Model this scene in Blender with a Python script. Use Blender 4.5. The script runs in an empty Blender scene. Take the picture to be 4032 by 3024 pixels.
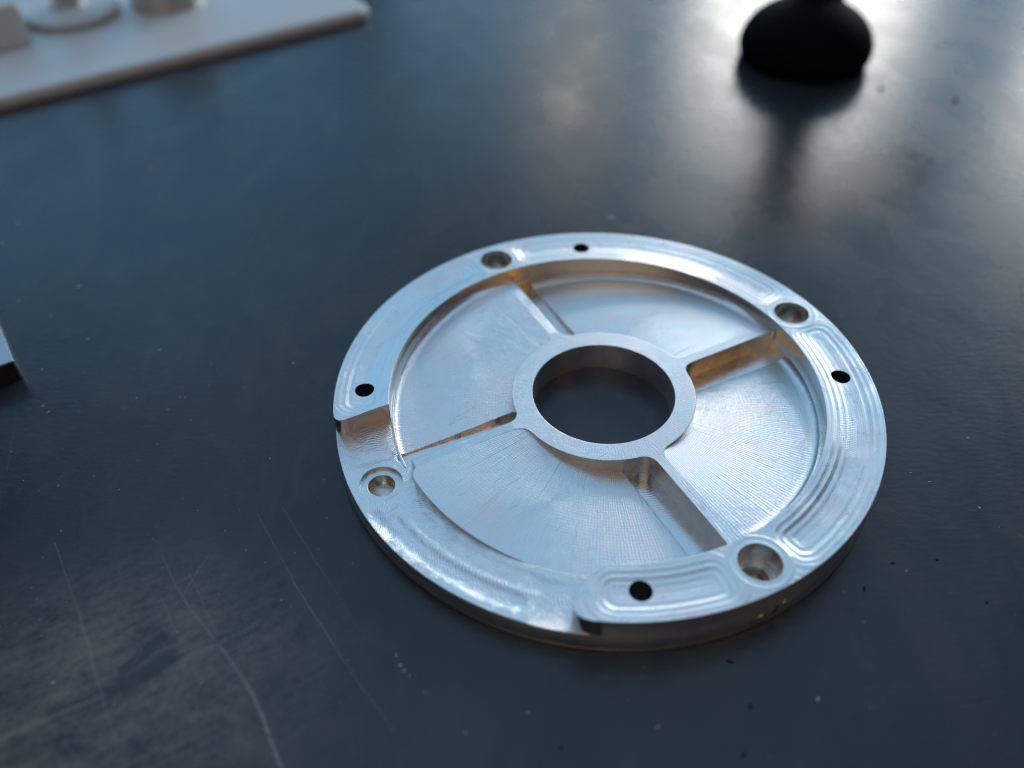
import bpy, math, random
import numpy as np
from mathutils import Vector, Matrix
from mathutils.geometry import delaunay_2d_cdt

MM = 0.001
random.seed(7)
scene = bpy.context.scene
col = scene.collection

# ------------------------------------------------------------------ camera
cam_d = bpy.data.cameras.new('camera')
cam = bpy.data.objects.new('camera', cam_d)
col.objects.link(cam)
cr = Vector((0.999951, -0.006807, -0.007180))
cu = Vector((0.009894, 0.687982, 0.725660))
cf = Vector((0.0, 0.725696, -0.688016))
cp = Vector((-17.182907, -114.593611, 116.826481)) * MM
cam.matrix_world = Matrix(((cr.x, cu.x, -cf.x, cp.x), (cr.y, cu.y, -cf.y, cp.y), (cr.z, cu.z, -cf.z, cp.z), (0, 0, 0, 1)))
cam_d.sensor_width = 36.0
cam_d.lens = 36.0 * 3337.965 / 4032.0
cam_d.clip_start = 0.005
cam_d.clip_end = 50
cam_d.dof.use_dof = True
cam_d.dof.focus_distance = 0.150
cam_d.dof.aperture_fstop = 8.2
scene.camera = cam

# ------------------------------------------------------------------ world, lamps, exposure
world = bpy.data.worlds.new('World')
scene.world = world
world.use_nodes = True
wb = world.node_tree.nodes['Background']
wb.inputs['Color'].default_value = (0.62, 0.66, 0.80, 1)
wb.inputs['Strength'].default_value = 0.03


def area_lamp(name, az, elev, dist, w, h, radiance, color, target=(0.03, 0.05, 0.0), spread=180):
    a, e = math.radians(az), math.radians(elev)
    ld = bpy.data.lights.new(name, 'AREA')
    ld.shape = 'RECTANGLE'
    ld.size, ld.size_y = w, h
    ld.energy = radiance * math.pi * w * h
    ld.color = color
    ld.spread = math.radians(spread)
    o = bpy.data.objects.new(name, ld)
    col.objects.link(o)
    o.location = Vector((math.sin(a) * math.cos(e), math.cos(a) * math.cos(e), math.sin(e))) * dist
    o.rotation_euler = (Vector(target) - o.location).to_track_quat('-Z', 'Y').to_euler()
    return o


area_lamp('window_pane_light', 19.0, 17, 1.9, 0.42, 0.46, 7.0, (1.0, 0.94, 0.85))
area_lamp('window_pane_light', 40.0, 16, 1.9, 0.40, 0.42, 6.2, (1.0, 0.94, 0.85))
area_lamp('skylight', 4, 58, 2.0, 2.6, 1.5, 0.52, (0.40, 0.69, 1.0))
area_lamp('low_sky_light', 24, 20, 2.8, 3.4, 1.4, 0.85, (0.34, 0.68, 1.0))
area_lamp('low_sky_light', -32, 22, 2.8, 1.9, 1.4, 0.70, (0.24, 0.62, 1.0))
area_lamp('side_sky_light', -76, 46, 2.0, 1.2, 1.2, 0.14, (0.70, 0.85, 1.0))
area_lamp('overhead_fill_light', -150, 84, 2.0, 2.2, 1.6, 0.30, (0.55, 0.77, 1.0), target=(0, 0.1, 0))  # unseen fill panel, added overhead to brighten the plate and bench
area_lamp('room_lamp', 192, 34, 1.6, 1.5, 0.7, 0.42, (1.0, 0.78, 0.56))
area_lamp('desk_lamp', 124, 40, 1.4, 0.34, 0.30, 1.25, (1.0, 0.52, 0.13))
area_lamp('far_bulb', 2.4, 23.6, 2.2, 0.07, 0.09, 8.0, (1.0, 0.75, 0.45))
area_lamp('far_bulb', 4.6, 22.4, 2.2, 0.07, 0.12, 10.0, (1.0, 0.75, 0.45))

vs = scene.view_settings
vs.view_transform = 'Standard'
vs.look = 'None'
vs.exposure = 0.34
vs.gamma = 1.0
vs.use_curve_mapping = False
scene.render.engine = 'CYCLES'
scene.cycles.use_denoising = True
scene.cycles.pixel_filter_type = 'BLACKMAN_HARRIS'
scene.cycles.filter_width = 1.2
scene.cycles.max_bounces = 7
scene.cycles.use_adaptive_sampling = True
scene.cycles.adaptive_threshold = 0.008
scene.cycles.caustics_reflective = True
scene.cycles.blur_glossy = 0.3


# ------------------------------------------------------------------ node helpers
class N:
    def __init__(self, name):
        self.m = bpy.data.materials.new(name)
        self.m.use_nodes = True
        self.t = self.m.node_tree
        self.b = self.t.nodes['Principled BSDF']

    def new(self, typ, **kw):
        n = self.t.nodes.new(typ)
        for k, v in kw.items():
            setattr(n, k, v)
        return n

    def put(self, sock, val):
        if hasattr(val, 'is_linked') or hasattr(val, 'links'):
            self.t.links.new(val, sock)
        else:
            sock.default_value = val

    def math(self, op, a, b=0.0, c=0.0, clamp=False):
        n = self.new('ShaderNodeMath', operation=op, use_clamp=clamp)
        self.put(n.inputs[0], a)
        self.put(n.inputs[1], b)
        self.put(n.inputs[2], c)
        return n.outputs[0]

    def vmath(self, op, a, b=None, scale=None):
        n = self.new('ShaderNodeVectorMath', operation=op)
        self.put(n.inputs[0], a)
        if b is not None:
            self.put(n.inputs[1], b)
        if scale is not None:
            self.put(n.inputs['Scale'], scale)
        return n

    def noise(self, vec, scale, detail=2.0, rough=0.5, dist=0.0):
        n = self.new('ShaderNodeTexNoise')
        self.put(n.inputs['Vector'], vec)
        n.inputs['Scale'].default_value = scale
        n.inputs['Detail'].default_value = detail
        n.inputs['Roughness'].default_value = rough
        n.inputs['Distortion'].default_value = dist
        return n.outputs['Fac']

    def ramp(self, v, lo, hi, a=0.0, b=1.0, smooth=False):
        n = self.new('ShaderNodeMapRange')
        if smooth:
            n.interpolation_type = 'SMOOTHSTEP'
        self.put(n.inputs['Value'], v)
        for i, x in zip(('From Min', 'From Max', 'To Min', 'To Max'), (lo, hi, a, b)):
            self.put(n.inputs[i], x)
        return n.outputs['Result']

    def mix(self, f, a, b):
        n = self.new('ShaderNodeMix', data_type='RGBA')
        self.put(n.inputs[0], f)
        self.put(n.inputs[6], a)
        self.put(n.inputs[7], b)
        return n.outputs[2]

    def xyz(self, x, y, z=0.0):
        n = self.new('ShaderNodeCombineXYZ')
        self.put(n.inputs[0], x)
        self.put(n.inputs[1], y)
        self.put(n.inputs[2], z)
        return n.outputs[0]

    def sep(self, v):
        n = self.new('ShaderNodeSeparateXYZ')
        self.put(n.inputs[0], v)
        return n.outputs

    def bump(self, h, dist, strength=1.0, normal=None):
        n = self.new('ShaderNodeBump')
        n.inputs['Strength'].default_value = strength
        n.inputs['Distance'].default_value = dist
        self.put(n.inputs['Height'], h)
        if normal is not None:
            self.put(n.inputs['Normal'], normal)
        return n.outputs['Normal']

    def set(self, name, v):
        self.put(self.b.inputs[name], v)


# ------------------------------------------------------------------ aluminium: UV is in millimetres
def aluminium(name, pattern, rough=0.30, bevel=0.00022):
    n = N(name)
    uv = n.new('ShaderNodeUVMap').outputs[0]
    s = n.sep(uv)
    u, v = s[0], s[1]
    obj = n.new('ShaderNodeTexCoord').outputs['Object']
    omm = n.vmath('SCALE', obj, scale=1000.0).outputs[0]
    wob = n.noise(omm, 0.55, 3)
    grain = n.noise(omm, 3.2, 3, 0.65)
    if pattern == 'floor':        # fine radial scallops of a stepped ramp
        ph = n.math('ADD', n.math('MULTIPLY', u, 2 * math.pi / 0.47), n.math('MULTIPLY', wob, 5.0))
        line = n.math('SINE', ph)
        patch = n.ramp(n.noise(n.xyz(u, n.math('MULTIPLY', v, 0.35)), 1.6, 2), 0.32, 0.68, 0.4, 1.0)
        line = n.math('MULTIPLY', line, patch)
        streak = n.noise(n.xyz(n.math('MULTIPLY', u, 4.0), n.math('MULTIPLY', v, 0.30)), 1.0, 3, 0.6)
        deep = n.ramp(n.noise(n.xyz(n.math('MULTIPLY', u, 0.9), n.math('MULTIPLY', v, 0.02), 3.3), 1.0, 1), 0.672, 0.69, 0.0, 1.5)
        h = n.math('ADD', n.math('MULTIPLY', line, 0.65), n.math('MULTIPLY', streak, 3.2))
        cross = n.math('SINE', n.math('ADD', n.math('MULTIPLY', v, 2 * math.pi / 0.62), n.math('MULTIPLY', wob, 8.0)))
        h = n.math('ADD', h, n.math('MULTIPLY', cross, 0.22))
        h = n.math('ADD', h, n.math('MULTIPLY', grain, 2.4))
        h = n.math('ADD', h, deep)
        dist = 0.0000165
    elif pattern == 'rim':        # concentric passes crossed by fine cutter arcs
        ring = n.math('SINE', n.math('ADD', n.math('MULTIPLY', v, 2 * math.pi / 1.15), n.math('MULTIPLY', wob, 2.2)))
        fine = n.math('SINE', n.math('MULTIPLY', v, 2 * math.pi / 0.37))
        ring = n.math('ADD', ring, n.math('MULTIPLY', fine, 0.22))
        edge = n.math('POWER', n.math('ABSOLUTE', n.math('SINE', n.math('MULTIPLY', v, math.pi / 1.9))), 14.0)
        ring = n.math('ADD', ring, n.math('MULTIPLY', edge, 0.9))
        rad = n.vmath('LENGTH', n.vmath('MULTIPLY', omm, (1, 1, 0)).outputs[0]).outputs['Value']
        c = n.math('SUBTRACT', rad, 44.6)
        arc = n.math('ADD', u, n.math('MULTIPLY', n.math('MULTIPLY', c, c), 0.16))
        arcs = n.math('SINE', n.math('ADD', n.math('MULTIPLY', arc, 2 * math.pi / 0.45), n.math('MULTIPLY', wob, 4.0)))
        patch = n.ramp(n.noise(omm, 0.16, 2), 0.4, 0.62, 0.1, 1.0)
        streak = n.noise(n.xyz(n.math('MULTIPLY', u, 0.35), n.math('MULTIPLY', v, 3.0)), 1.0, 3, 0.6)
        h = n.math('ADD', n.math('MULTIPLY', n.math('MULTIPLY', arcs, patch), 0.45), n.math('MULTIPLY', ring, 1.05))
        h = n.math('ADD', h, n.math('MULTIPLY', streak, 1.3))
        h = n.math('ADD', h, n.math('MULTIPLY', grain, 1.6))
        dist = 0.000016
    elif pattern == 'slot':       # half-moon arcs left by the end mill
        c = n.math('SUBTRACT', v, 3.4)
        arc = n.math('ADD', u, n.math('MULTIPLY', n.math('MULTIPLY', c, c), 0.22))
        arcs = n.math('SINE', n.math('ADD', n.math('MULTIPLY', arc, 2 * math.pi / 0.55), n.math('MULTIPLY', wob, 2.0)))
        h = n.math('ADD', n.math('MULTIPLY', arcs, 0.40), n.math('MULTIPLY', grain, 1.3))
        dist = 0.000014
    elif pattern == 'recess':     # swirled, rougher passes
        c = n.math('SUBTRACT', v, 44.0)
        arc = n.math('SUBTRACT', u, n.math('MULTIPLY', n.math('MULTIPLY', c, c), 0.20))
        arcs = n.math('SINE', n.math('ADD', n.math('MULTIPLY', arc, 2 * math.pi / 0.62), n.math('MULTIPLY', wob, 6.0)))
        patch = n.ramp(n.noise(omm, 0.3, 2), 0.36, 0.6, 0.1, 1.0)
        lump = n.noise(omm, 0.9, 4, 0.6, 0.8)
        h = n.math('ADD', n.math('MULTIPLY', n.math('MULTIPLY', arcs, patch), 1.0), n.math('MULTIPLY', lump, 6.5))
        h = n.math('ADD', h, n.math('MULTIPLY', grain, 1.4))
        dist = 0.000018
    elif pattern == 'hub':
        arcs = n.math('SINE', n.math('ADD', n.math('MULTIPLY', u, 2 * math.pi / 0.5), n.math('MULTIPLY', wob, 9.0)))
        h = n.math('ADD', n.math('MULTIPLY', arcs, 0.22), n.math('MULTIPLY', grain, 3.4))
        dist = 0.000016
    else:                         # walls: lines along the cut
        streak = n.noise(n.xyz(n.math('MULTIPLY', u, 0.16), n.math('MULTIPLY', v, 3.2)), 1.0, 3, 0.6)
        chat = n.noise(n.xyz(n.math('MULTIPLY', u, 3.0), n.math('MULTIPLY', v, 0.2)), 1.0, 2, 0.5)
        h = n.math('ADD', n.math('MULTIPLY', streak, 1.6), n.math('MULTIPLY', chat, 0.25))
        dist = 0.000016
    sx = n.vmath('DOT_PRODUCT', omm, (0.80, 0.60, 0.0)).outputs['Value']
    sy = n.vmath('DOT_PRODUCT', omm, (-0.60, 0.80, 0.0)).outputs['Value']
    nick = n.ramp(n.noise(n.xyz(n.math('MULTIPLY', sx, 0.10), n.math('MULTIPLY', sy, 2.2)), 1.0, 2, 0.5, 0.4), 0.70, 0.73, 0.0, 1.0)
    h = n.math('SUBTRACT', h, n.math('MULTIPLY', nick, 1.6))
    bev = n.new('ShaderNodeBevel', samples=4)
    bev.inputs['Radius'].default_value = bevel
    n.set('Normal', n.bump(h, dist, 1.0, bev.outputs[0]))
    tint = n.noise(omm, 0.11, 3, 0.55)
    tint2 = n.noise(n.vmath('ADD', omm, (31.0, 7.0, 3.0)).outputs[0], 0.14, 3, 0.55)
    base = n.mix(n.ramp(tint, 0.42, 0.66), (0.86, 0.88, 0.90, 1), (0.93, 0.83, 0.84, 1))
    base = n.mix(n.ramp(tint2, 0.50, 0.72, 0.0, 0.8), base, (0.80, 0.87, 0.86, 1))
    if pattern == 'wall':      # darker taupe base paints shade into the side-milled faces
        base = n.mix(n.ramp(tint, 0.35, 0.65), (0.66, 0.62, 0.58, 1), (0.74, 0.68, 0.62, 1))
    n.set('Base Color', base)
    n.set('Metallic', 1.0)
    if pattern in ('floor', 'rim', 'hub'):
        tg = n.new('ShaderNodeTangent', direction_type='RADIAL', axis='Z')
        n.set('Tangent', tg.outputs[0])
        n.set('Anisotropic', {'floor': 0.5, 'rim': 0.4, 'hub': 0.3}[pattern])
        n.set('Anisotropic Rotation', 0.0 if pattern == 'floor' else 0.25)
    n.set('Roughness', n.ramp(n.noise(omm, 0.5, 4, 0.6), 0.3, 0.7, rough - 0.06, rough + 0.08))
    return n.m


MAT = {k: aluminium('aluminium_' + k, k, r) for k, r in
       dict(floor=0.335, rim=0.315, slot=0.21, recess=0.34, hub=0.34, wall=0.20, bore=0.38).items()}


# ------------------------------------------------------------------ bench top material
SCR = [  # ax, ay, bx, by, half width (mm), strength
    (-94.2, -29.1, -85.4, -42.2, .16, .35), (-85.4, -42.2, -78.0, -54.4, .34, .5), (-78.0, -54.4, -72.5, -63, .3, .35),
    (-61.5, -23.3, -52.6, -37.2, .10, .35), (-52.6, -37.2, -43.4, -50.1, .13, .6), (-43.4, -50.1, -34.3, -61.7, .12, .5),
    (-57.2, -22.2, -46.6, -37.9, .09, .40), (-46.6, -37.9, -39.2, -48.4, .08, .25),
    (-67.8, -32.0, -71.5, -44.6, .17, .35), (-75.5, -31.9, -69.5, -40.4, .18, .30), (-69.5, -40.4, -61.7, -48.4, .26, .5),
    (-61.7, -48.4, -56.2, -54.7, .40, .6), (-56.2, -54.7, -53.1, -59.4, .42, .9), (-53.1, -59.4, -49.1, -66.6, .36, 1.1),
    (-69.9, -35.6, -63.8, -44.7, .13, .4), (-63.8, -44.7, -60.5, -50.0, .12, .3), (-73.5, -39.6, -63.7, -53.7, .11, .45),
    (-58.7, -50.9, -57.1, -45.4, .13, .35), (-74.4, -53.9, -73.4, -48.6, .15, .3),
    (-89.1, -62.4, -76.9, -56.1, .8, .5), (-68.9, -52.2, -57.0, -44.7, .7, .35), (-55, -58, -47, -54, .2, .2),
]


def bench_material():
    n = N('dark_bench_paint')
    P = n.vmath('SCALE', n.new('ShaderNodeTexCoord').outputs['Object'], scale=1000.0).outputs[0]
    P = n.vmath('MULTIPLY', P, (1, 1, 0)).outputs[0]
    g = bpy.data.node_groups.new('scratch_mask', 'ShaderNodeTree')
    for nm, st in (('P', 'NodeSocketVector'), ('A', 'NodeSocketVector'), ('D', 'NodeSocketVector'), ('IL', 'NodeSocketFloat'), ('W', 'NodeSocketFloat'), ('S', 'NodeSocketFloat'), ('Acc', 'NodeSocketFloat')):
        g.interface.new_socket(nm, in_out='INPUT', socket_type=st)
    g.interface.new_socket('M', in_out='OUTPUT', socket_type='NodeSocketFloat')
    gi, go = g.nodes.new('NodeGroupInput'), g.nodes.new('NodeGroupOutput')
    sub = g.nodes.new('ShaderNodeVectorMath'); sub.operation = 'SUBTRACT'
    tiny = g.nodes.new('ShaderNodeMath'); tiny.operation = 'MULTIPLY'; tiny.inputs[1].default_value = 1e-6
    g.links.new(gi.outputs['Acc'], tiny.inputs[0])
    cx = g.nodes.new('ShaderNodeCombineXYZ'); g.links.new(tiny.outputs[0], cx.inputs[0])
    pad = g.nodes.new('ShaderNodeVectorMath'); pad.operation = 'ADD'
    g.links.new(gi.outputs['P'], pad.inputs[0]); g.links.new(cx.outputs[0], pad.inputs[1])
    g.links.new(pad.outputs[0], sub.inputs[0]); g.links.new(gi.outputs['A'], sub.inputs[1])
    dot = g.nodes.new('ShaderNodeVectorMath'); dot.operation = 'DOT_PRODUCT'
    g.links.new(sub.outputs[0], dot.inputs[0]); g.links.new(gi.outputs['D'], dot.inputs[1])
    h = g.nodes.new('ShaderNodeMath'); h.operation = 'MULTIPLY'; h.use_clamp = True
    g.links.new(dot.outputs['Value'], h.inputs[0]); g.links.new(gi.outputs['IL'], h.inputs[1])
    sc = g.nodes.new('ShaderNodeVectorMath'); sc.operation = 'SCALE'
    g.links.new(gi.outputs['D'], sc.inputs[0]); g.links.new(h.outputs[0], sc.inputs['Scale'])
    ds = g.nodes.new('ShaderNodeVectorMath'); ds.operation = 'DISTANCE'
    g.links.new(sub.outputs[0], ds.inputs[0]); g.links.new(sc.outputs[0], ds.inputs[1])
    mr = g.nodes.new('ShaderNodeMapRange'); mr.interpolation_type = 'SMOOTHSTEP'
    g.links.new(ds.outputs['Value'], mr.inputs['Value']); g.links.new(gi.outputs['W'], mr.inputs['From Max'])
    mr.inputs['From Min'].default_value = 0; mr.inputs['To Min'].default_value = 1; mr.inputs['To Max'].default_value = 0
    ms = g.nodes.new('ShaderNodeMath'); ms.operation = 'MULTIPLY'
    g.links.new(mr.outputs['Result'], ms.inputs[0]); g.links.new(gi.outputs['S'], ms.inputs[1])
    mx = g.nodes.new('ShaderNodeMath'); mx.operation = 'MAXIMUM'
    g.links.new(ms.outputs[0], mx.inputs[0]); g.links.new(gi.outputs['Acc'], mx.inputs[1])
    g.links.new(mx.outputs[0], go.inputs[0])

    def seg(acc, ax, ay, bx, by, w, st):
        gn = n.new('ShaderNodeGroup'); gn.node_tree = g
        n.put(gn.inputs['P'], PW)
        gn.inputs['A'].default_value = (ax, ay, 0)
        gn.inputs['D'].default_value = (bx - ax, by - ay, 0)
        gn.inputs['IL'].default_value = 1 / ((bx - ax) ** 2 + (by - ay) ** 2)
        gn.inputs['W'].default_value = w
        gn.inputs['S'].default_value = st
        n.put(gn.inputs['Acc'], acc)
        return gn.outputs[0]

    # slightly wandering coordinates so that the scratches are not ruler-straight
    wn = n.new('ShaderNodeTexNoise'); wn.inputs['Scale'].default_value = 0.22; wn.inputs['Detail'].default_value = 4
    n.put(wn.inputs['Vector'], P)
    wv = n.vmath('SCALE', n.vmath('SUBTRACT', wn.outputs['Color'], (0.5, 0.5, 0.5)).outputs[0], scale=0.9).outputs[0]
    PW = n.vmath('MULTIPLY', n.vmath('ADD', P, wv).outputs[0], (1, 1, 0)).outputs[0]
    tot = 0.0
    for ax, ay, bx, by, w, st in SCR:
        tot = seg(tot, ax, ay, bx, by, w * 1.25, st * 0.95)
    rs = random.Random(5)
    for i in range(9):
        ax, ay = rs.uniform(-120, 95), rs.uniform(-66, 110)
        L, an = rs.uniform(4, 22), math.radians(rs.choice((-55, -40, -62, 20, 35, 80)) + rs.uniform(-12, 12))
        tot = seg(tot, ax, ay, ax + L * math.cos(an), ay + L * math.sin(an), rs.uniform(.10, .22), rs.uniform(.08, .22))
    broken = n.ramp(n.noise(P, 1.1, 4, 0.7), 0.30, 0.62, 0.25, 1.0)
    scr = n.math('MULTIPLY', tot, broken)
    # worn chalky patch
    d = n.vmath('DISTANCE', n.vmath('MULTIPLY', P, (1, 1.25, 0)).outputs[0], (-76.0, -70.0, 0)).outputs['Value']
    patch = n.ramp(d, 4.0, 44.0, 1.0, 0.0, True)
    cl = n.noise(P, 0.13, 4, 0.62, 0.6)
    clf = n.noise(P, 0.9, 3, 0.7, 0.5)
    st = n.noise(n.vmath('MULTIPLY', n.xyz(n.vmath('DOT_PRODUCT', P, (0.86, 0.5, 0)).outputs['Value'], n.vmath('DOT_PRODUCT', P, (-0.5, 0.86, 0)).outputs['Value']), (0.35, 1.3, 0)).outputs[0], 0.5, 4, 0.72, 0.4)
    cmix = n.math('ADD', n.math('ADD', n.math('MULTIPLY', cl, 0.40), n.math('MULTIPLY', clf, 0.25)), n.math('MULTIPLY', st, 0.35))
    chalk = n.math('MULTIPLY', patch, n.ramp(cmix, 0.38, 0.60))
    dk = 0.0
    for ax, ay, bx, by, w in ((-83, -59, -74, -54.5, 1.6), (-74, -54.5, -69, -50.5, 2.3), (-62, -47.5, -57, -45.2, 1.3), (-75, -52, -71, -47, 1.6)):
        dk = seg(dk, ax, ay, bx, by, w, 1.0)
    chalk = n.math('MULTIPLY', chalk, n.ramp(dk, 0.0, 0.6, 1.0, 0.15))
    # faint wipes and smears over the whole top
    sm = n.ramp(n.noise(n.vmath('MULTIPLY', P, (1.0, 0.4, 0)).outputs[0], 0.035, 4, 0.6, 1.2), 0.50, 0.72, 0.0, 1.0)
    speck = n.ramp(n.noise(P, 1.9, 2, 0.4), 0.77, 0.82, 0.0, 1.0)
    base = n.mix(n.noise(P, 0.05, 3), (0.019, 0.027, 0.043, 1), (0.042, 0.045, 0.054, 1))
    smf = n.ramp(n.noise(n.vmath('MULTIPLY', P, (1.0, 0.55, 0)).outputs[0], 0.16, 5, 0.68, 0.9), 0.50, 0.74, 0.0, 1.0)
    sm = n.math('MAXIMUM', n.math('MULTIPLY', sm, 0.55), n.math('MULTIPLY', smf, 0.40))
    base = n.mix(sm, base, (0.082, 0.076, 0.072, 1))
    base = n.mix(n.math('MULTIPLY', chalk, 0.75), base, (0.26, 0.235, 0.225, 1))
    base = n.mix(n.math('MULTIPLY', speck, 0.35), base, (0.16, 0.16, 0.16, 1))
    base = n.mix(n.math('MINIMUM', scr, 0.9), base, (0.30, 0.29, 0.28, 1))
    n.set('Base Color', base)
    rg = n.ramp(n.noise(n.vmath('MULTIPLY', P, (1, 0.7, 0)).outputs[0], 0.06, 3, 0.6, 0.8), 0.3, 0.7, 0.23, 0.32)
    rg = n.math('ADD', rg, n.math('MULTIPLY', n.math('MAXIMUM', chalk, scr), 0.2))
    n.set('Roughness', rg)
    n.set('Specular IOR Level', 0.55)
    peel = n.math('ADD', n.math('MULTIPLY', n.noise(n.vmath('MULTIPLY', P, (0.55, 1.3, 0)).outputs[0], 0.75, 4, 0.55), 1.0),
                  n.math('MULTIPLY', n.noise(P, 0.12, 2), 0.4))
    peel = n.math('SUBTRACT', peel, n.math('MULTIPLY', scr, 0.6))
    n.set('Normal', n.bump(peel, 0.00005, 1.0))
    return n.m


def simple(name, color, rough, metallic=0.0, nscale=0.4, var=0.15, bumpd=0.0, bevel=0.0, spec=0.5):
    n = N(name)
    P = n.vmath('SCALE', n.new('ShaderNodeTexCoord').outputs['Object'], scale=1000.0).outputs[0]
    f = n.noise(P, nscale, 5, 0.6)
    dk = tuple(c * (1 - var) for c in color) + (1,)
    lt = tuple(min(1, c * (1 + var)) for c in color) + (1,)
    n.set('Base Color', n.mix(f, dk, lt))
    n.set('Roughness', n.ramp(f, 0.3, 0.7, rough - 0.05, rough + 0.05))
    n.set('Metallic', metallic)
    n.set('Specular IOR Level', spec)
    nor = None
    if bevel:
        bv = n.new('ShaderNodeBevel', samples=4)
        bv.inputs['Radius'].default_value = bevel
        nor = bv.outputs[0]
    if bumpd:
        nor = n.bump(n.noise(P, nscale * 3, 4), bumpd, 1.0, nor)
    if nor is not None:
        n.set('Normal', nor)
    return n.m


# ------------------------------------------------------------------ mesh helpers
def add_mesh(name, verts, faces, mats, parent=None, fmat=None, uvs=None, smooth=True, angle=35, loc=None, kind=None):
    me = bpy.data.meshes.new(name)
    me.from_pydata([tuple(c * MM for c in v) for v in verts], [], faces)
    for m in mats:
        me.materials.append(m)
    if fmat is not None:
        me.polygons.foreach_set('material_index', fmat)
    if uvs is not None:
        l = me.uv_layers.new(name='UVMap')
        flat = [x for fu in uvs for p in fu for x in p]
        l.data.foreach_set('uv', flat)
    if smooth:
        me.polygons.foreach_set('use_smooth', [True] * len(me.polygons))
        me.set_sharp_from_angle(angle=math.radians(angle))
    me.update()
    o = bpy.data.objects.new(name, me)
    col.objects.link(o)
    if parent:
        o.parent = parent
    if loc:
        o.location = Vector(loc) * MM
    if kind:
        o['kind'] = kind
    return o


def empty(name, loc=(0, 0, 0), rz=0):
    o = bpy.data.objects.new(name, None)
    o.empty_display_size = 0.01
    col.objects.link(o)
    o.location = Vector(loc) * MM
    o.rotation_euler.z = rz
    return o


def tag(o, label, cat, group=None):
    o['label'] = label
    o['category'] = cat
    if group:
        o['group'] = group
    return o


def lathe(profile, seg=64, wob=None):
    """closed surface of revolution about z; profile is (r, z) from bottom to top"""
    V, F = [], []
    for r, z in profile:
        for i in range(seg):
            a = 2 * math.pi * i / seg
            V.append((r * math.cos(a), r * math.sin(a), z))
    for j in range(len(profile) - 1):
        for i in range(seg):
            i2 = (i + 1) % seg
            F.append((j * seg + i, j * seg + i2, (j + 1) * seg + i2, (j + 1) * seg + i))
    F.append(tuple(range(seg - 1, -1, -1)))
    F.append(tuple(range((len(profile) - 1) * seg, len(profile) * seg)))
    return V, F


def rounded_slab(w, d, h, rc, re, seg=8, rb=None):
    """slab from (0,0,0) to (w,d,h), vertical corners rounded by rc, top edge by re"""
    V, F = [], []
    rings = []
    steps = [(0.0, 0.3)] + [(0.3, 0.0)] if rb else [(0.0, 0.0)]
    prof = [(0.25, 0.0), (0.0, 0.25)]
    for i in range(seg + 1):
        a = math.pi / 2 * i / seg
        prof.append((re * (1 - math.cos(a)), h - re + re * math.sin(a)))
    for off, z in prof:
        ring = []
        for cx, cy, a0 in ((w - rc, d - rc, 0), (rc, d - rc, 90), (rc, rc, 180), (w - rc, rc, 270)):
            for i in range(9):
                a = math.radians(a0 + 90 * i / 8)
                rr = max(0.05, rc - off)
                ring.append((cx + rr * math.cos(a), cy + rr * math.sin(a), z))
        rings.append(ring)
    m = len(rings[0])
    for rg in rings:
        V += rg
    for j in range(len(rings) - 1):
        for i in range(m):
            F.append((j * m + i, j * m + (i + 1) % m, (j + 1) * m + (i + 1) % m, (j + 1) * m + i))
    F.append(tuple(range(m - 1, -1, -1)))
    F.append(tuple(range((len(rings) - 1) * m, len(rings) * m)))
    return V, F


# ------------------------------------------------------------------ bench
V, F = rounded_slab(1000, 900, 30, 4, 2)
V = [(x - 480, y - 260, z - 30) for x, y, z in V]
bench = add_mesh('bench_top', V, F, [bench_material()], kind='structure')

# ------------------------------------------------------------------ the machined disc (millimetres)
R_OUT, R_IN, R_LEDGE, R_HUB, R_BORE = 50.0, 39.95, 39.5, 17.2, 13.37
Z_TOP, Z_REC, Z_HUB, Z_SLOT, Z_LEDGE = 8.18, 4.27, 6.02, 1.65, 4.35
TH0 = 27.0
Z0 = 0.02
RAD = math.radians


def pol(r, deg):
    return (r * math.cos(RAD(deg)), r * math.sin(RAD(deg)))


def line_pt(k, off, s):
    """point at distance s along the radial line of spoke k, shifted sideways by off (clockwise positive)"""
    a = RAD(TH0 + 90 * k)
    return (s * math.cos(a) + off * math.sin(a), s * math.sin(a) - off * math.cos(a))


def arc(r, a0, a1, step=0.75):
    n = max(1, int(round(abs(a1 - a0) / step)))
    return [pol(r, a0 + (a1 - a0) * i / n) for i in range(n + 1)]


def bez(p0, p1, p2, n=9):
    return [((1 - t) ** 2 * p0[0] + 2 * t * (1 - t) * p1[0] + t * t * p2[0],
             (1 - t) ** 2 * p0[1] + 2 * t * (1 - t) * p1[1] + t * t * p2[1]) for t in [i / n for i in range(n + 1)]]


def ang(p):
    return math.degrees(math.atan2(p[1], p[0]))


W_FLUSH, W_WALL, W_SLOT = -0.9, 1.0, 5.9


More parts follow.
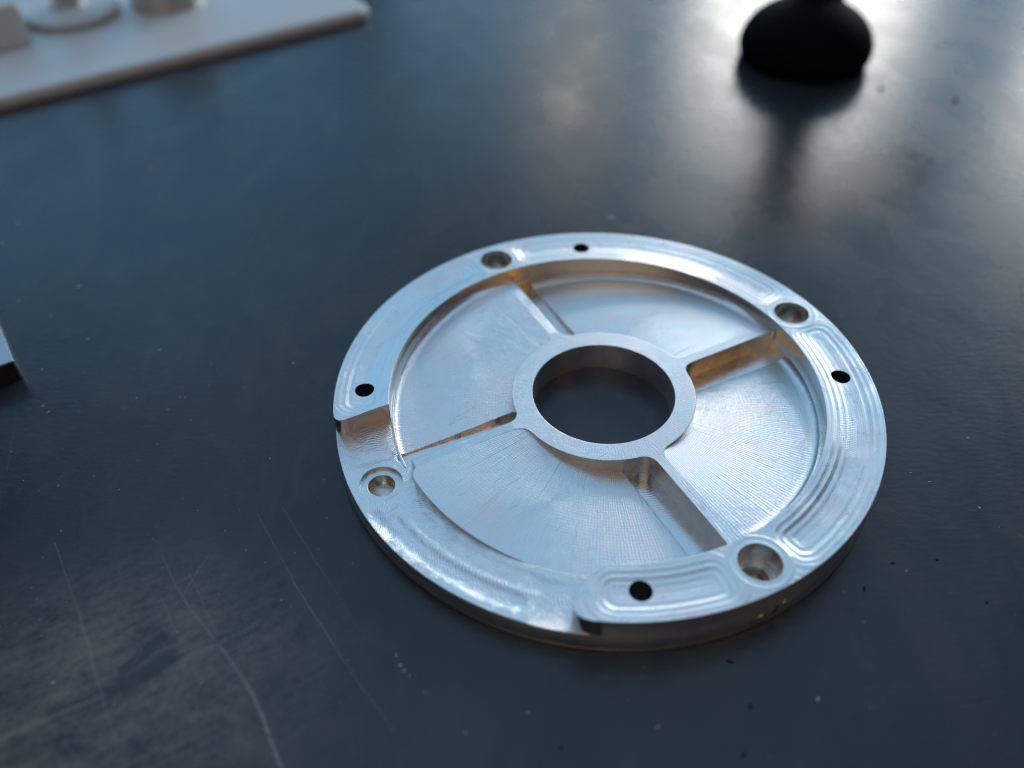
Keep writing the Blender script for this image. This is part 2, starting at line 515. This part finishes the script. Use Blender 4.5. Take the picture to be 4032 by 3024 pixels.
def pocket_outline(k):
    a0 = TH0 + 90 * k

    def on(kk, off, r):
        return line_pt(kk, off, math.sqrt(r * r - off * off))
    dh, do = 2.6, 2.4
    # corners
    c1 = on(k, W_FLUSH, R_HUB); c2 = on(k, W_FLUSH, R_IN)
    c3 = on(k + 1, W_WALL, R_IN); c4 = on(k + 1, W_WALL, R_HUB)
    t = math.degrees(1.0)
    A2 = a0 + math.degrees(abs(W_FLUSH) / R_IN) + do / R_IN * t
    A3 = a0 + 90 - math.degrees(W_WALL / R_IN) - 0.9 / R_IN * t
    A2 = math.ceil((A2 - TH0) / 0.75) * 0.75 + TH0
    A3 = math.floor((A3 - TH0) / 0.75) * 0.75 + TH0
    A1 = a0 + math.degrees(abs(W_FLUSH) / R_HUB) + dh / R_HUB * t
    A4 = a0 + 90 - math.degrees(W_WALL / R_HUB) - dh / R_HUB * t
    s1 = on(k, W_FLUSH, R_HUB + dh); s2 = on(k, W_FLUSH, R_IN - do)
    s3 = on(k + 1, W_WALL, R_IN - 0.9); s4 = on(k + 1, W_WALL, R_HUB + dh)
    P = []
    lerp = lambda p, q, n: [(p[0] + (q[0] - p[0]) * i / n, p[1] + (q[1] - p[1]) * i / n) for i in range(n + 1)]
    P += lerp(s1, s2, 22)
    P += bez(s2, c2, pol(R_IN, A2))[1:]
    P += arc(R_IN, A2, A3)[1:]
    P += bez(pol(R_IN, A3), c3, s3)[1:]
    P += lerp(s3, s4, 22)[1:]
    P += bez(s4, c4, pol(R_HUB, A4))[1:]
    P += arc(R_HUB, A4, A1, 1.5)[1:]
    P += bez(pol(R_HUB, A1), c1, s1)[1:-1]
    return P


def inpoly(poly, X, Y):
    ins = np.zeros(len(X), bool)
    p = np.array(poly)
    x1, y1 = p[:, 0], p[:, 1]
    x2, y2 = np.roll(x1, -1), np.roll(y1, -1)
    for a, b, c, d in zip(x1, y1, x2, y2):
        cond = (b > Y) != (d > Y)
        with np.errstate(divide='ignore', invalid='ignore'):
            xi = (c - a) * (Y - b) / (d - b) + a
        ins ^= cond & (X < xi)
    return ins


def band(r1, r2, a1, a2, rc=1.2, wav=0.0):
    """annular band with rounded corners"""
    t = math.degrees(1)
    P = arc(r1, a1 + rc / r1 * t, a2 - rc / r1 * t, 1.0)
    P += bez(P[-1], pol(r1, a2), pol(r1 + rc, a2), 5)[1:]
    P += [pol(r2 - rc, a2)]
    P += bez(P[-1], pol(r2, a2), pol(r2, a2 - rc / r2 * t), 5)[1:]
    P += arc(r2, a2 - rc / r2 * t, a1 + rc / r2 * t, 1.0)[1:]
    P += bez(P[-1], pol(r2, a1), pol(r2 - rc, a1), 5)[1:]
    P += [pol(r1 + rc, a1)]
    P += bez(P[-1], pol(r1, a1), P[0], 5)[1:-1]
    return P


def capsule(p, q, r, n=8):
    a = math.atan2(q[1] - p[1], q[0] - p[0])
    return [(q[0] + r * math.cos(a - math.pi / 2 + math.pi * i / n), q[1] + r * math.sin(a - math.pi / 2 + math.pi * i / n)) for i in range(n + 1)] + \
           [(p[0] + r * math.cos(a + math.pi / 2 + math.pi * i / n), p[1] + r * math.sin(a + math.pi / 2 + math.pi * i / n)) for i in range(n + 1)]


CB = [pol(44.75, TH0 + 90 * k) for k in range(4)]       # counterbored holes (2 is the one in the recess)
CB_R = [3.45, 3.45, 3.75, 3.45]
SH = [pol(44.55, 2.0 + 90 * k - (0.6 if k in (1, 3) else 0)) for k in range(4)]
SH = [pol(44.6, a) for a in (2.0, 91.7, 181.0, -87.9)]
POCK = [pocket_outline(k) for k in range(4)]
STEP_L = [pol(R_IN, 187.2), (-42.6, -6.4), (-45.9, -8.25), (-47.2, -8.85), (-48.1, -9.05), (-48.75, -8.75), (-49.2, -8.1), (-49.55, -6.7)]
STEP_R = [pol(R_IN, -91.0), (-2.6, -40.25), (-4.28, -40.85), (-6.2, -42.4), (-7.5, -44.0), (-8.25, -45.3), (-8.6, -46.7), (-8.5, -47.9), (-7.96, -48.75), (-7.2, -49.25), (-5.9, -49.65)]


def to_rim(p):
    s = R_OUT / math.hypot(*p)
    return (p[0] * s, p[1] * s)


STEP_L.append(to_rim((-49.7, -5.6)))
STEP_R.append(to_rim((-4.4, -49.8)))
REC = STEP_L + arc(R_OUT + 1, ang(STEP_L[-1]) + 360 if ang(STEP_L[-1]) < 0 else ang(STEP_L[-1]), 360 + ang(STEP_R[-1]), 2.0) + STEP_R[::-1] + arc(R_IN, 269, 187.2, 0.75)
# shallow milled bands on the rim top: (r1, r2, deg1, deg2, corner radius, depth, blend)
GROOVES = []
for a1, a2 in ((-56.5, 21.0), (33.5, 110.8), (123.0, 188.5), (-96.5, -69.5)):
    GROOVES += [(41.3, 48.9, a1, a2, 2.8, 0.13, 0.30), (42.6, 47.6, a1 + 1.3, a2 - 1.3, 2.2, 0.20, 0.55), (43.8, 45.9, a1 + 3.4, a2 - 3.6, 1.0, 0.12, 0.6)]
RGROOVES = [(45.6, 48.4, 360 - 143.5, 360 - 109.5, 1.2, 0.26, 0.6), (41.4, 44.6, 360 - 141, 360 - 107, 1.4, 0.14, 0.5),
            (42.0, 51.0, 360 - 107.8, 360 - 101.0, 0.8, 0.15, 0.4), (40.6, 47.2, 360 - 161.6, 360 - 159.2, 0.9, 0.16, 0.35),
            (39.2, 40.4, 360 - 159.6, 360 - 158.0, 0.5, 0.35, 0.3), (47.8, 49.4, 360 - 147, 360 - 139, 0.6, 0.20, 0.4)]


def groove_depth(G, x, y):
    r = math.hypot(x, y)
    th = math.degrees(math.atan2(y, x))
    t = 0.0
    for r1, r2, a1, a2, rc, d, w in G:
        rm = (r1 + r2) / 2
        dm = ((th - (a1 + a2) / 2 + 180) % 360 - 180) * math.pi / 180 * rm
        hx, hy = (a2 - a1) / 2 * math.pi / 180 * rm, (r2 - r1) / 2
        qx, qy = abs(dm) - hx + rc, abs(r - rm) - hy + rc
        sd = math.hypot(max(qx, 0), max(qy, 0)) + min(max(qx, qy), 0) - rc
        u = min(1, max(0, (w - sd) / (2 * w)))
        t += d * u * u * (3 - 2 * u)
    return t


# constraint graph
pts, edges = [], []


def chain(P, closed=True):
    b = len(pts)
    pts.extend(P)
    n = len(P)
    for i in range(n if closed else n - 1):
        edges.append((b + i, b + (i + 1) % n))


chain([pol(R_OUT, TH0 + 0.5 * i) for i in range(720)])
chain([pol(R_IN, TH0 + 0.75 * i) for i in range(480)])
chain([pol(R_BORE, 2.0 * i) for i in range(180)])
for k in range(4):
    chain(POCK[k])
    # slot edge (rounded away from hub), ledge ring
    chain([line_pt(k + 1, W_SLOT - 0.25 * math.cos((s - 17) * 0.9) * 0.2, s) for s in np.linspace(15.5, 39.6, 26)], False)
    chain(arc(R_LEDGE, TH0 + 90 * k + 1.5, TH0 + 90 * k + 88.4, 0.75), False)
    n = 40 if CB_R[k] else 0
    cx, cy = CB[k]
    chain([(cx + CB_R[k] * math.cos(2 * math.pi * i / n), cy + CB_R[k] * math.sin(2 * math.pi * i / n)) for i in range(n)])
    chain([(cx + 2.35 * math.cos(2 * math.pi * i / 32), cy + 2.35 * math.sin(2 * math.pi * i / 32)) for i in range(32)])
    pts.append((cx, cy))
    cx, cy = SH[k]
    chain([(cx + 1.8 * math.cos(2 * math.pi * i / 28), cy + 1.8 * math.sin(2 * math.pi * i / 28)) for i in range(28)])
chain(STEP_L, False)
chain(STEP_R, False)
chain([line_pt(2, o, 38.6) for o in (-3.5, -0.9, 1.0, 1.6)], False)
for ri, r in enumerate(np.arange(40.25, 49.9, 0.33)):
    for th in np.arange(0, 360, 0.8):
        pts.append(pol(r, th + 0.4 * (ri % 2)))
# sample points for the ramps
for k in range(4):
    for r in list(np.arange(18.0, 37.6, 1.4)) + [38.0, 38.3, 38.6, 38.85, 39.05, 39.25, 39.4]:
        for a in np.arange(1.6, 89, 1.4):
            pts.append(pol(r, TH0 + 90 * k + a + (0.7 if int(r * 10) % 2 else 0)))

vv, ee, ff, ov, oe, of = delaunay_2d_cdt([Vector(p) for p in pts], edges, [], 0, 1e-4)
VX = np.array([(v.x, v.y) for v in vv])
T = np.array([tuple(f) for f in ff])
a, b, c = VX[T[:, 0]], VX[T[:, 1]], VX[T[:, 2]]
area2 = (b[:, 0] - a[:, 0]) * (c[:, 1] - a[:, 1]) - (b[:, 1] - a[:, 1]) * (c[:, 0] - a[:, 0])
T[area2 < 0] = T[area2 < 0][:, ::-1]
T = T[np.abs(area2) > 1e-9]
C = VX[T].mean(1)
X, Y = C[:, 0], C[:, 1]
RR = np.hypot(X, Y)
TH = (np.degrees(np.arctan2(Y, X)) - TH0) % 360
near = np.round(TH / 90).astype(int) % 4
reg = np.full(len(T), '', dtype=object)
reg[:] = [('spoke', int(k)) for k in near] if False else None
for i in range(len(T)):
    reg[i] = ('spoke', int(near[i]), 0.0)
for i in np.where(RR < 19.0)[0]:
    reg[i] = ('hub', 0, 0.0)
for i in np.where((RR > 38.6) & (near == 2) & (RR < R_IN))[0]:
    reg[i] = ('recess', 0, 0.0)
for k in range(4):
    ins = inpoly(POCK[k], X, Y)
    ak = RAD(TH0 + 90 * (k + 1))
    off = X * math.sin(ak) - Y * math.cos(ak)
    wv = W_SLOT
    for i in np.where(ins)[0]:
        if RR[i] > R_LEDGE - 0.01 and k != 2:
            reg[i] = ('ledge', k, 0.0)
        elif off[i] < wv:
            reg[i] = ('slot', k, 0.0)
        else:
            reg[i] = ('floor', k, 0.0)
rimm = RR > R_IN - 0.004
for i in np.where(rimm)[0]:
    reg[i] = ('rim', 0, 0.0)
inrec = inpoly(REC, X, Y) & rimm
for i in np.where(inrec)[0]:
    reg[i] = ('recess', 0, 0.0)
for k in range(4):
    dcb = np.hypot(X - CB[k][0], Y - CB[k][1])
    for i in np.where(dcb < CB_R[k] * 0.998)[0]:
        reg[i] = ('cb', k, 0.0)
    for i in np.where(dcb < 2.35 * 0.998)[0]:
        reg[i] = ('cbh', k, 0.0)
    for i in np.where(np.hypot(X - SH[k][0], Y - SH[k][1]) < 1.8 * 0.996)[0]:
        reg[i] = ('hole', k, 0.0)
for i in np.where(RR < R_BORE)[0]:
    reg[i] = ('bore', 0, 0.0)


def ramp_z(k, x, y):
    phi = (math.degrees(math.atan2(y, x)) - TH0 - 90 * k + 20) % 360 - 20
    return Z_HUB - 3.95 * min(90, max(0.0, phi - 2.0)) / 88


def zf(rg, x, y):
    nm, k, d = rg
    if nm in ('hole', 'bore'):
        return Z0
    if nm == 'hub' or nm == 'spoke':
        return Z_HUB
    if nm == 'rim':
        return Z_TOP - groove_depth(GROOVES, x, y)
    if nm == 'recess':
        return Z_REC - groove_depth(RGROOVES, x, y)
    if nm == 'slot':
        return 1.5 + (math.hypot(x, y) - 17) / 23 * 0.75
    if nm == 'cb':
        return 3.6
    if nm == 'cbh':
        return 0.4 + 0.6 * math.hypot(x - CB[k][0], y - CB[k][1]) / 2.35
    r = math.hypot(x, y)
    z = ramp_z(k, x, y)
    if nm == 'ledge':
        return max(Z_LEDGE, min(z + 0.9, Z_HUB))
    s = (r - 37.9) / 1.6
    if s > 0 and k != 2:
        z += 0.95 * (1 - math.sqrt(max(0.0, 1 - min(1, s) ** 2)))
    return min(z, Z_HUB + 0.0)


def owner(rg):
    nm, k, d = rg
    return {'ledge': ('rim', 0), 'cb': ('counterbore', k), 'cbh': ('counterbore', k)}.get(nm, (nm, k))


TOPMAT = dict(rim='rim', hub='hub', spoke='floor', floor='floor', slot='slot', recess='recess', counterbore='hub', hole='wall', bore='wall')


def contour(x, y, cx, cy):
    hb = min(CB, key=lambda h: math.hypot(cx - h[0], cy - h[1]))
    if math.hypot(cx - hb[0], cy - hb[1]) < 5.3:
        return math.hypot(x - hb[0], y - hb[1])
    r = math.hypot(x, y)
    th = math.degrees(math.atan2(y, x))
    best = 1e9
    for r1, r2, a1, a2, rc, d, w in GROOVES[::3]:
        rm = (r1 + r2) / 2
        dm = ((th - (a1 + a2) / 2 + 180) % 360 - 180) * math.pi / 180 * rm
        hx, hy = (a2 - a1) / 2 * math.pi / 180 * rm, (r2 - r1) / 2
        qx, qy = abs(dm) - hx + rc, abs(r - rm) - hy + rc
        best = min(best, math.hypot(max(qx, 0), max(qy, 0)) + min(max(qx, qy), 0) - rc)
    return best


class Part:
    def __init__(self):
        self.v, self.f, self.m, self.uv, self.idx = [], [], [], [], {}

    def vert(self, key, p):
        if key not in self.idx:
            self.idx[key] = len(self.v)
            self.v.append(p)
        return self.idx[key]


parts = {}


def part(key):
    return parts.setdefault(key, Part())


def top_uv(rg, x, y, cx, cy):
    nm, k, d = rg
    r = math.hypot(x, y)
    th = math.atan2(y, x)
    if nm == 'slot':
        ak = RAD(TH0 + 90 * (k + 1))
        return (x * math.cos(ak) + y * math.sin(ak), x * math.sin(ak) - y * math.cos(ak))
    tc = math.atan2(cy, cx)
    if nm == 'rim':
        dth = (th - tc + math.pi) % (2 * math.pi) - math.pi
        return ((tc + dth) * 45.0, contour(x, y, cx, cy))
    dth = (th - tc + math.pi) % (2 * math.pi) - math.pi
    ref = 28.0 if nm in ('floor', 'spoke') else 45.0 if r > 30 else 15.0
    return ((tc + dth) * ref, r)


for i, t in enumerate(T):
    rg = reg[i]
    if rg[0] in ('hole', 'bore'):
        continue
    ow = owner(rg)
    p = part(ow)
    ids, uvs = [], []
    for j in t:
        x, y = VX[j]
        ids.append(p.vert(('t', rg, int(j)), (x, y, zf(rg, x, y))))
        uvs.append(top_uv(rg, x, y, X[i], Y[i]))
    p.f.append(tuple(ids)); p.m.append(1 if rg[0] == 'cbh' else 0); p.uv.append(uvs)
    p = part(('rim', 0))                       # underside
    ids = [p.vert(('b', int(j)), (VX[j][0], VX[j][1], Z0)) for j in t[::-1]]
    p.f.append(tuple(ids)); p.m.append(1); p.uv.append([(VX[j][0], VX[j][1]) for j in t[::-1]])

emap = {}
for i, t in enumerate(T):
    for q in range(3):
        emap.setdefault((int(t[q]), int(t[(q + 1) % 3])), i)


def wall(ow, rgkey, i0, i1, ztop, zbot):
    """wall under the edge i0->i1 of the upper face"""
    p = part(ow)
    (x0, y0), (x1, y1) = VX[i0], VX[i1]
    ids = [p.vert(('w', rgkey, 0, i0), (x0, y0, ztop[0])), p.vert(('w', rgkey, 1, i0), (x0, y0, zbot[0])),
           p.vert(('w', rgkey, 1, i1), (x1, y1, zbot[1])), p.vert(('w', rgkey, 0, i1), (x1, y1, ztop[1]))]
    th0 = math.atan2(y0, x0); d = (math.atan2(y1, x1) - th0 + math.pi) % (2 * math.pi) - math.pi
    rr = math.hypot(x0, y0)
    u0, u1 = th0 * rr + rr * 0.3, (th0 + d) * rr + math.hypot(x1, y1) * 0.3
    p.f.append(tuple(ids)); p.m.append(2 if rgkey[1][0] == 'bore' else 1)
    p.uv.append([(u0, ztop[0]), (u0, zbot[0]), (u1, zbot[1]), (u1, ztop[1])])


for (i0, i1), ti in emap.items():
    ra = reg[ti]
    tj = emap.get((i1, i0))
    za = [zf(ra, *VX[i0]), zf(ra, *VX[i1])]
    if tj is None:                             # outer side wall of the disc: two tool passes and a small foot chamfer
        if math.hypot(*VX[i0]) < R_OUT - 0.2:
            continue
        p = part(('rim', 0) if ra[0] != 'recess' else ('recess', 0))
        th0, th1 = math.atan2(VX[i0][1], VX[i0][0]), math.atan2(VX[i1][1], VX[i1][0])
        th1 = th0 + ((th1 - th0 + math.pi) % (2 * math.pi) - math.pi)
        prof = [(R_OUT, za[0])] + ([(R_OUT, 4.40), (R_OUT + 0.10, 4.28)] if za[0] > 5 else [(R_OUT + 0.06, za[0] - 0.12)]) + [(R_OUT + 0.10, 0.75), (R_OUT - 0.05, 0.40), (R_OUT - 0.45, Z0)]
        for q in range(len(prof) - 1):
            ids, uvs = [], []
            for th, jj, lv in ((th0, i0, q), (th0, i0, q + 1), (th1, i1, q + 1), (th1, i1, q)):
                r, z = prof[lv]
                hi = za[0] > 5
                ids.append(p.vert(('o', hi, lv, jj), (r * math.cos(th), r * math.sin(th), z)))
                uvs.append((th * 50, z))
            p.f.append(tuple(ids)); p.m.append(2); p.uv.append(uvs)
        continue
    rb = reg[tj]
    if ra == rb:
        continue
    zb = [zf(rb, *VX[i0]), zf(rb, *VX[i1])]
    if za[0] + za[1] <= zb[0] + zb[1] + 2e-4:
        continue
    ow = owner(ra)
    if rb[0] == 'cbh' or (rb[0] == 'cb'):
        ow = ('counterbore', rb[1])
    elif rb[0] == 'hole':
        ow = ('hole', rb[1])
    elif rb[0] == 'bore':
        ow = ('hub', 0)
    wall(ow, (ra, rb), i0, i1, za, zb)

disc = tag(empty('machined_disc', (0, 0, 0)), 'round machined aluminium disc with bored hub, four spokes and notched rim', 'machined part')
NAMES = dict(rim='rim', hub='hub_ring', spoke='spoke', floor='pocket_floor', slot='slot', recess='rim_notch', counterbore='counterbore', hole='screw_hole')
PLAB = {'rim': 'raised rim with shallow concentric milled bands', 'recess': 'lower notch cut out of the rim with swirled milling marks',
        'hub': 'flat ring round the big centre bore'}
for (nm, k), p in sorted(parts.items(), key=lambda q: (q[0][0], q[0][1])):
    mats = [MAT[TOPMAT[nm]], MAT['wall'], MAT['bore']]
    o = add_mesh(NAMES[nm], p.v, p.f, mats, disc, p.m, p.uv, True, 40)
    if nm in PLAB:
        o['label'] = PLAB[nm]
    if nm == 'counterbore' and k == 2:
        o['label'] = 'shallow counterbore in the notch'


# burrs on the side wall
def burr(name, th, z, w, h, seed):
    rnd = random.Random(seed)
    V, F = [], []
    nx, nz = 7, 5
    for j in range(nz):
        for i in range(nx):
            uu, ww = i / (nx - 1) * 2 - 1, j / (nz - 1) * 2 - 1
            edge = max(0.0, 1 - (uu * uu + ww * ww) * 0.8)
            a = RAD(th) + uu * w / R_OUT
            r = R_OUT - 0.05 + edge * (0.25 + 0.45 * rnd.random())
            V.append((r * math.cos(a), r * math.sin(a), z + ww * h + 0.3 * uu * h * rnd.random()))
    for j in range(nz - 1):
        for i in range(nx - 1):
            q = j * nx + i
            F.append((q, q + 1, q + nx + 1, q + nx))
    o = add_mesh(name, V, F, [MAT['slot']], disc, smooth=False)
    return o


burr('burr', -66.6, 2.7, 0.95, 0.55, 3)
burr('burr', -61.8, 4.0, 0.55, 0.5, 5)
Vg = [(50.16 * math.cos(RAD(-62.9 + t)), 50.16 * math.sin(RAD(-62.9 + t)), z) for z, t in ((3.9, -.28), (3.9, .12), (2.9, .02), (2.9, -.34), (1.6, -.22), (1.6, -.52))]
add_mesh('gouge', Vg, [(0, 2, 3), (0, 1, 2), (3, 2, 4), (3, 4, 5)], [simple('gouge_dark', (0.02, 0.02, 0.02), 0.6)], disc, smooth=False)

# ------------------------------------------------------------------ pale fixture plate behind, upper left
pale = simple('pale_grey_plastic', (0.80, 0.81, 0.82), 0.42, 0.0, 0.25, 0.05, 0.00001, spec=0.5)
pale_metal = simple('brushed_pale_metal', (0.62, 0.61, 0.60), 0.42, 0.6, 0.3, 0.08)
ux = Vector((0.824, 0.566)).normalized()
plate_rz = math.atan2(ux.y, ux.x)
plate = tag(empty('fixture_plate', (-66.2, 205.5, 0), plate_rz), 'pale grey plate carrying a flanged post, a round boss and a block', 'plate')
V, F = rounded_slab(190, 120, 4.0, 7, 2.2)
add_mesh('base_plate', [(x - 190, y, z) for x, y, z in V], F, [pale], plate, angle=50)


def on_plate(wx, wy):
    dx, dy = wx + 66.2, wy - 205.5
    return (dx * ux.x + dy * ux.y, -dx * ux.y + dy * ux.x)


px, py = on_plate(-174.0, 199.5)
V, F = lathe([(15.6, 0), (16.4, 0.5), (16.6, 1.6), (16.2, 2.4), (15.4, 2.7), (7, 3.0)], 72)
fl = add_mesh('flange', V, F, [pale], plate, loc=(px, py, 4.9), angle=50)
V, F = lathe([(12.0, -0.9), (12.0, 0.1)], 48)
add_mesh('spacer', V, F, [simple('dark_gap', (0.03, 0.03, 0.03), 0.6)], plate, loc=(px, py, 4.9))
V, F = lathe([(6.5, 0), (5.2, 0.9), (5.0, 2), (5.0, 24), (4.4, 25)], 40)
add_mesh('stem', V, F, [pale_metal], plate, loc=(px - 0.5, py, 7.8), angle=50)
px, py = on_plate(-143.5, 212.5)
V, F = lathe([(13.4, 0), (13.0, 0.6), (13.0, 22), (12.2, 23)], 64)
add_mesh('boss', V, F, [pale_metal], plate, loc=(px, py, 4.1), angle=50)
px, py = on_plate(-177.6, 173.5)
V, F = rounded_slab(30, 34, 13.5, 2.0, 2.2)
add_mesh('raised_block', [(x - 30, y, z) for x, y, z in V], F, [pale], plate, loc=(px, py, 4.1), angle=50)

# ------------------------------------------------------------------ steel bar at the left edge
bz = Vector((-116.25, 11.7))
u1 = Vector((-0.565, 0.825)).normalized()
bar = tag(empty('steel_bar', (bz.x, bz.y, 0), math.atan2(u1.y, u1.x)), 'flat ground steel bar with a dark sawn end lying on the bench', 'steel bar')
V, F = rounded_slab(130, 45, 4.95, 0.35, 0.3, 3)
steel = simple('ground_steel', (0.50, 0.52, 0.55), 0.34, 1.0, 0.8, 0.12, 0.000008)
add_mesh('bar_body', V, F, [steel], bar, angle=50)
V, F = rounded_slab(44.2, 4.3, 0.12, 0.1, 0.03, 2)
eo = add_mesh('sawn_end', [(0.0 - z, x + 0.4, y + 0.3) for x, y, z in V], [f[::-1] for f in F], [simple('dark_scale', (0.022, 0.017, 0.017), 0.6, 0.0, 1.5, 0.4, 0.00003)], bar, smooth=False)

# ------------------------------------------------------------------ black clamp foot, upper right
black = simple('black_rubber', (0.006, 0.007, 0.008), 0.7, 0.0, 0.6, 0.3, 0.00002, spec=0.06)
dkmetal = simple('dark_brown_metal', (0.010, 0.008, 0.007), 0.6, 0.0, 0.6, 0.3, spec=0.1)
foot = tag(empty('clamp_foot', (81.0, 166.0, 0)), 'black round clamp foot on a dark stem standing in the window glare', 'clamp foot')
prof = [(19.6, 0.0), (20.4, 0.6), (21.1, 2.2), (21.5, 4.4)]
for i in range(1, 14):
    a = math.pi / 2 * i / 14
    prof.append((max(0.8, 21.5 * math.cos(a) ** 0.95), 4.4 + 14.6 * math.sin(a)))
V, F = lathe(prof, 80)
add_mesh('pad', V, F, [black], foot, angle=60)
V, F = lathe([(11.0, 0), (9.4, 2), (8.6, 5), (8.6, 46), (10, 48), (10, 58)], 48)
st = add_mesh('stem', V, F, [dkmetal], foot, loc=(3.0, 9.0, 14.0), angle=50)
st.rotation_euler = (RAD(-14), RAD(9), 0)
V, F = rounded_slab(95, 22, 12, 4, 3)
ar = add_mesh('arm', [(x - 18, y - 11, z) for x, y, z in V], F, [black], foot, loc=(12, 20, 66), angle=50)
ar.rotation_euler = (0, 0, RAD(20))

# ------------------------------------------------------------------ chips and dust lying on the bench
def back(px, py, z=0.0):
    f = 3337.965
    d = cr * (px - 2016) - cu * (py - 1512) + cf * f
    p = cp / MM
    t = (z - p.z) / d.z
    return p + d * t


dark_chip = simple('dark_chip', (0.006, 0.006, 0.006), 0.7, 0.0, 2.0, 0.3, spec=0.2)
alu_chip = simple('bright_chip', (0.40, 0.40, 0.40), 0.45, 0.4, 2.0, 0.2)
red_chip = simple('copper_chip', (0.52, 0.20, 0.13), 0.5, 0.3, 2.0, 0.2)
teal_chip = simple('teal_chip', (0.28, 0.50, 0.48), 0.5, 0.0, 2.0, 0.2)


def chip_mesh(sx, sy, sz, seed):
    rnd = random.Random(seed)
    V, F = [], []
    n = 8
    for j, (s, z) in enumerate(((0.75, 0.0), (1.0, 0.35), (0.55, 0.95))):
        for i in range(n):
            a = 2 * math.pi * i / n
            q = s * (0.75 + 0.4 * rnd.random())
            V.append((sx * q * math.cos(a), sy * q * math.sin(a), sz * z * (0.8 + 0.3 * rnd.random())))
    for j in range(2):
        for i in range(n):
            F.append((j * n + i, j * n + (i + 1) % n, (j + 1) * n + (i + 1) % n, (j + 1) * n + i))
    F.append(tuple(range(n - 1, -1, -1))); F.append(tuple(range(2 * n, 3 * n)))
    return V, F


def chip(name, px, py, sx, sy, rz, mat, label, group=None, seed=0):
    p = back(px, py)
    sx, sy = sx * 0.75, sy * 0.75
    V, F = chip_mesh(sx, sy, min(sx, sy) * 0.55, seed)
    o = add_mesh(name, V, F, [mat], smooth=False, loc=(p.x, p.y, 0.0))
    o.rotation_euler.z = RAD(rz)
    tag(o, label, 'chip', group)
    return o


gD = 'black chips scattered on the bench in front of the disc'
for i, (x, y, a, b, r) in enumerate([(2874, 2605, .75, .32, -25), (2955, 2782, .75, .30, 80), (2929, 2974, .75, .34, 35), (2209, 2945, .55, .25, -50),
                                     (3403, 2318, .85, .26, 75), (3515, 2217, .7, .25, 15), (3888, 2373, .5, .25, 10), (3690, 2205, .45, .28, 0)]):
    chip('dark_chip', x, y, a, b, r, dark_chip, 'tiny black chip lying on the bare bench in front of or beside the disc rim', gD, i)
gP = 'dark specks on the bench near the clamp foot'
for i, (x, y) in enumerate([(3468, 350), (3760, 397), (3660, 635), (3600, 615)]):
    chip('dark_chip', x, y, 1.5 if i < 2 else 1.0, 1.2 if i < 2 else .7, 20, dark_chip, 'small dark speck lying in the window glare beside the clamp foot', gP, i + 20)
chip('copper_chip', 587, 676, 1.0, .9, 10, red_chip, 'tiny reddish copper chip on the dark bench beyond the steel bar', None, 40)
chip('teal_chip', 310, 1132, .8, .7, 10, teal_chip, 'tiny pale teal chip on the bench beside the steel bar', None, 41)
gB = 'bright metal chips scattered on the dark bench'
br = [(70, 878, 1.0, .5, 20), (5, 960, .8, .6, 0), (200, 1246, .6, .4, 30), (75, 1185, .6, .4, 0), (190, 1624, .6, .4, 40), (168, 1599, .45, .35, 0),
      (628, 1380, .6, .4, 20), (1156, 1430, .6, .35, 0), (165, 1455, .4, .3, 0), (343, 1335, .45, .35, 0), (537, 1568, .35, .25, 0), (708, 1563, .35, .22, 20),
      (1560, 2580, .55, .22, 100), (1575, 2622, .45, .35, 0), (1592, 2641, .35, .3, 0), (1612, 2661, .25, .18, 0), (1674, 2725, .3, .2, 0), (698, 2488, .35, .16, 110),
      (792, 2693, .35, .18, 60), (205, 2690, .7, .35, 20), (1108, 2364, .25, .2, 0), (1063, 1805, .25, .2, 0), (2078, 2805, .45, .2, 0), (1833, 2884, .45, .2, 0), (2590, 2862, .6, .25, 30),
      (3810, 1725, .4, .22, 0), (3660, 1897, .5, .2, 0), (3585, 1862, .45, .15, 0), (3858, 2000, .3, .3, 0), (3220, 2755, .5, .35, 50), (3568, 2248, .3, .15, 0), (2404, 860, 1.3, .9, 20)]
for i, (x, y, a, b, r) in enumerate(br):
    chip('metal_chip', x, y, a, b, r, alu_chip, 'tiny bright metal chip lying loose on the dark bench', gB, 60 + i)

# fine dust: uncountable
Vd, Fd = [], []
rnd = random.Random(11)
for i in range(900):
    if rnd.random() < 0.55:
        px_, py_ = rnd.uniform(-100, 1700), rnd.uniform(800, 3100)
    else:
        px_, py_ = rnd.uniform(-100, 4130), rnd.uniform(300, 3100)
    p = back(px_, py_)
    if math.hypot(p.x, p.y) < 51.5:
        continue
    if (p.x - 81) ** 2 + (p.y - 166) ** 2 < 25 ** 2:
        continue
    s = 0.03 + 0.12 * rnd.random() ** 4
    a = rnd.uniform(0, 6.28)
    e = 0.5 + 0.9 * rnd.random()
    b0 = len(Vd)
    ca, sa = math.cos(a), math.sin(a)
    for ux_, uy_, uz_ in ((1, 0, 0), (0, 1, 0), (-1, 0, 0), (0, -1, 0), (0, 0, 0.8)):
        lx, ly = ux_ * s * (1 + e), uy_ * s
        Vd.append((p.x + lx * ca - ly * sa, p.y + lx * sa + ly * ca, uz_ * s + 0.003))
    Fd += [(b0, b0 + 1, b0 + 4), (b0 + 1, b0 + 2, b0 + 4), (b0 + 2, b0 + 3, b0 + 4), (b0 + 3, b0, b0 + 4)]
dust = add_mesh('metal_dust', Vd, Fd, [simple('dust', (0.30, 0.30, 0.31), 0.7, 0.0, 3.0, 0.5)], smooth=False, kind='stuff')
dust['label'] = 'fine pale metal dust strewn over the dark bench'
dust['category'] = 'dust'
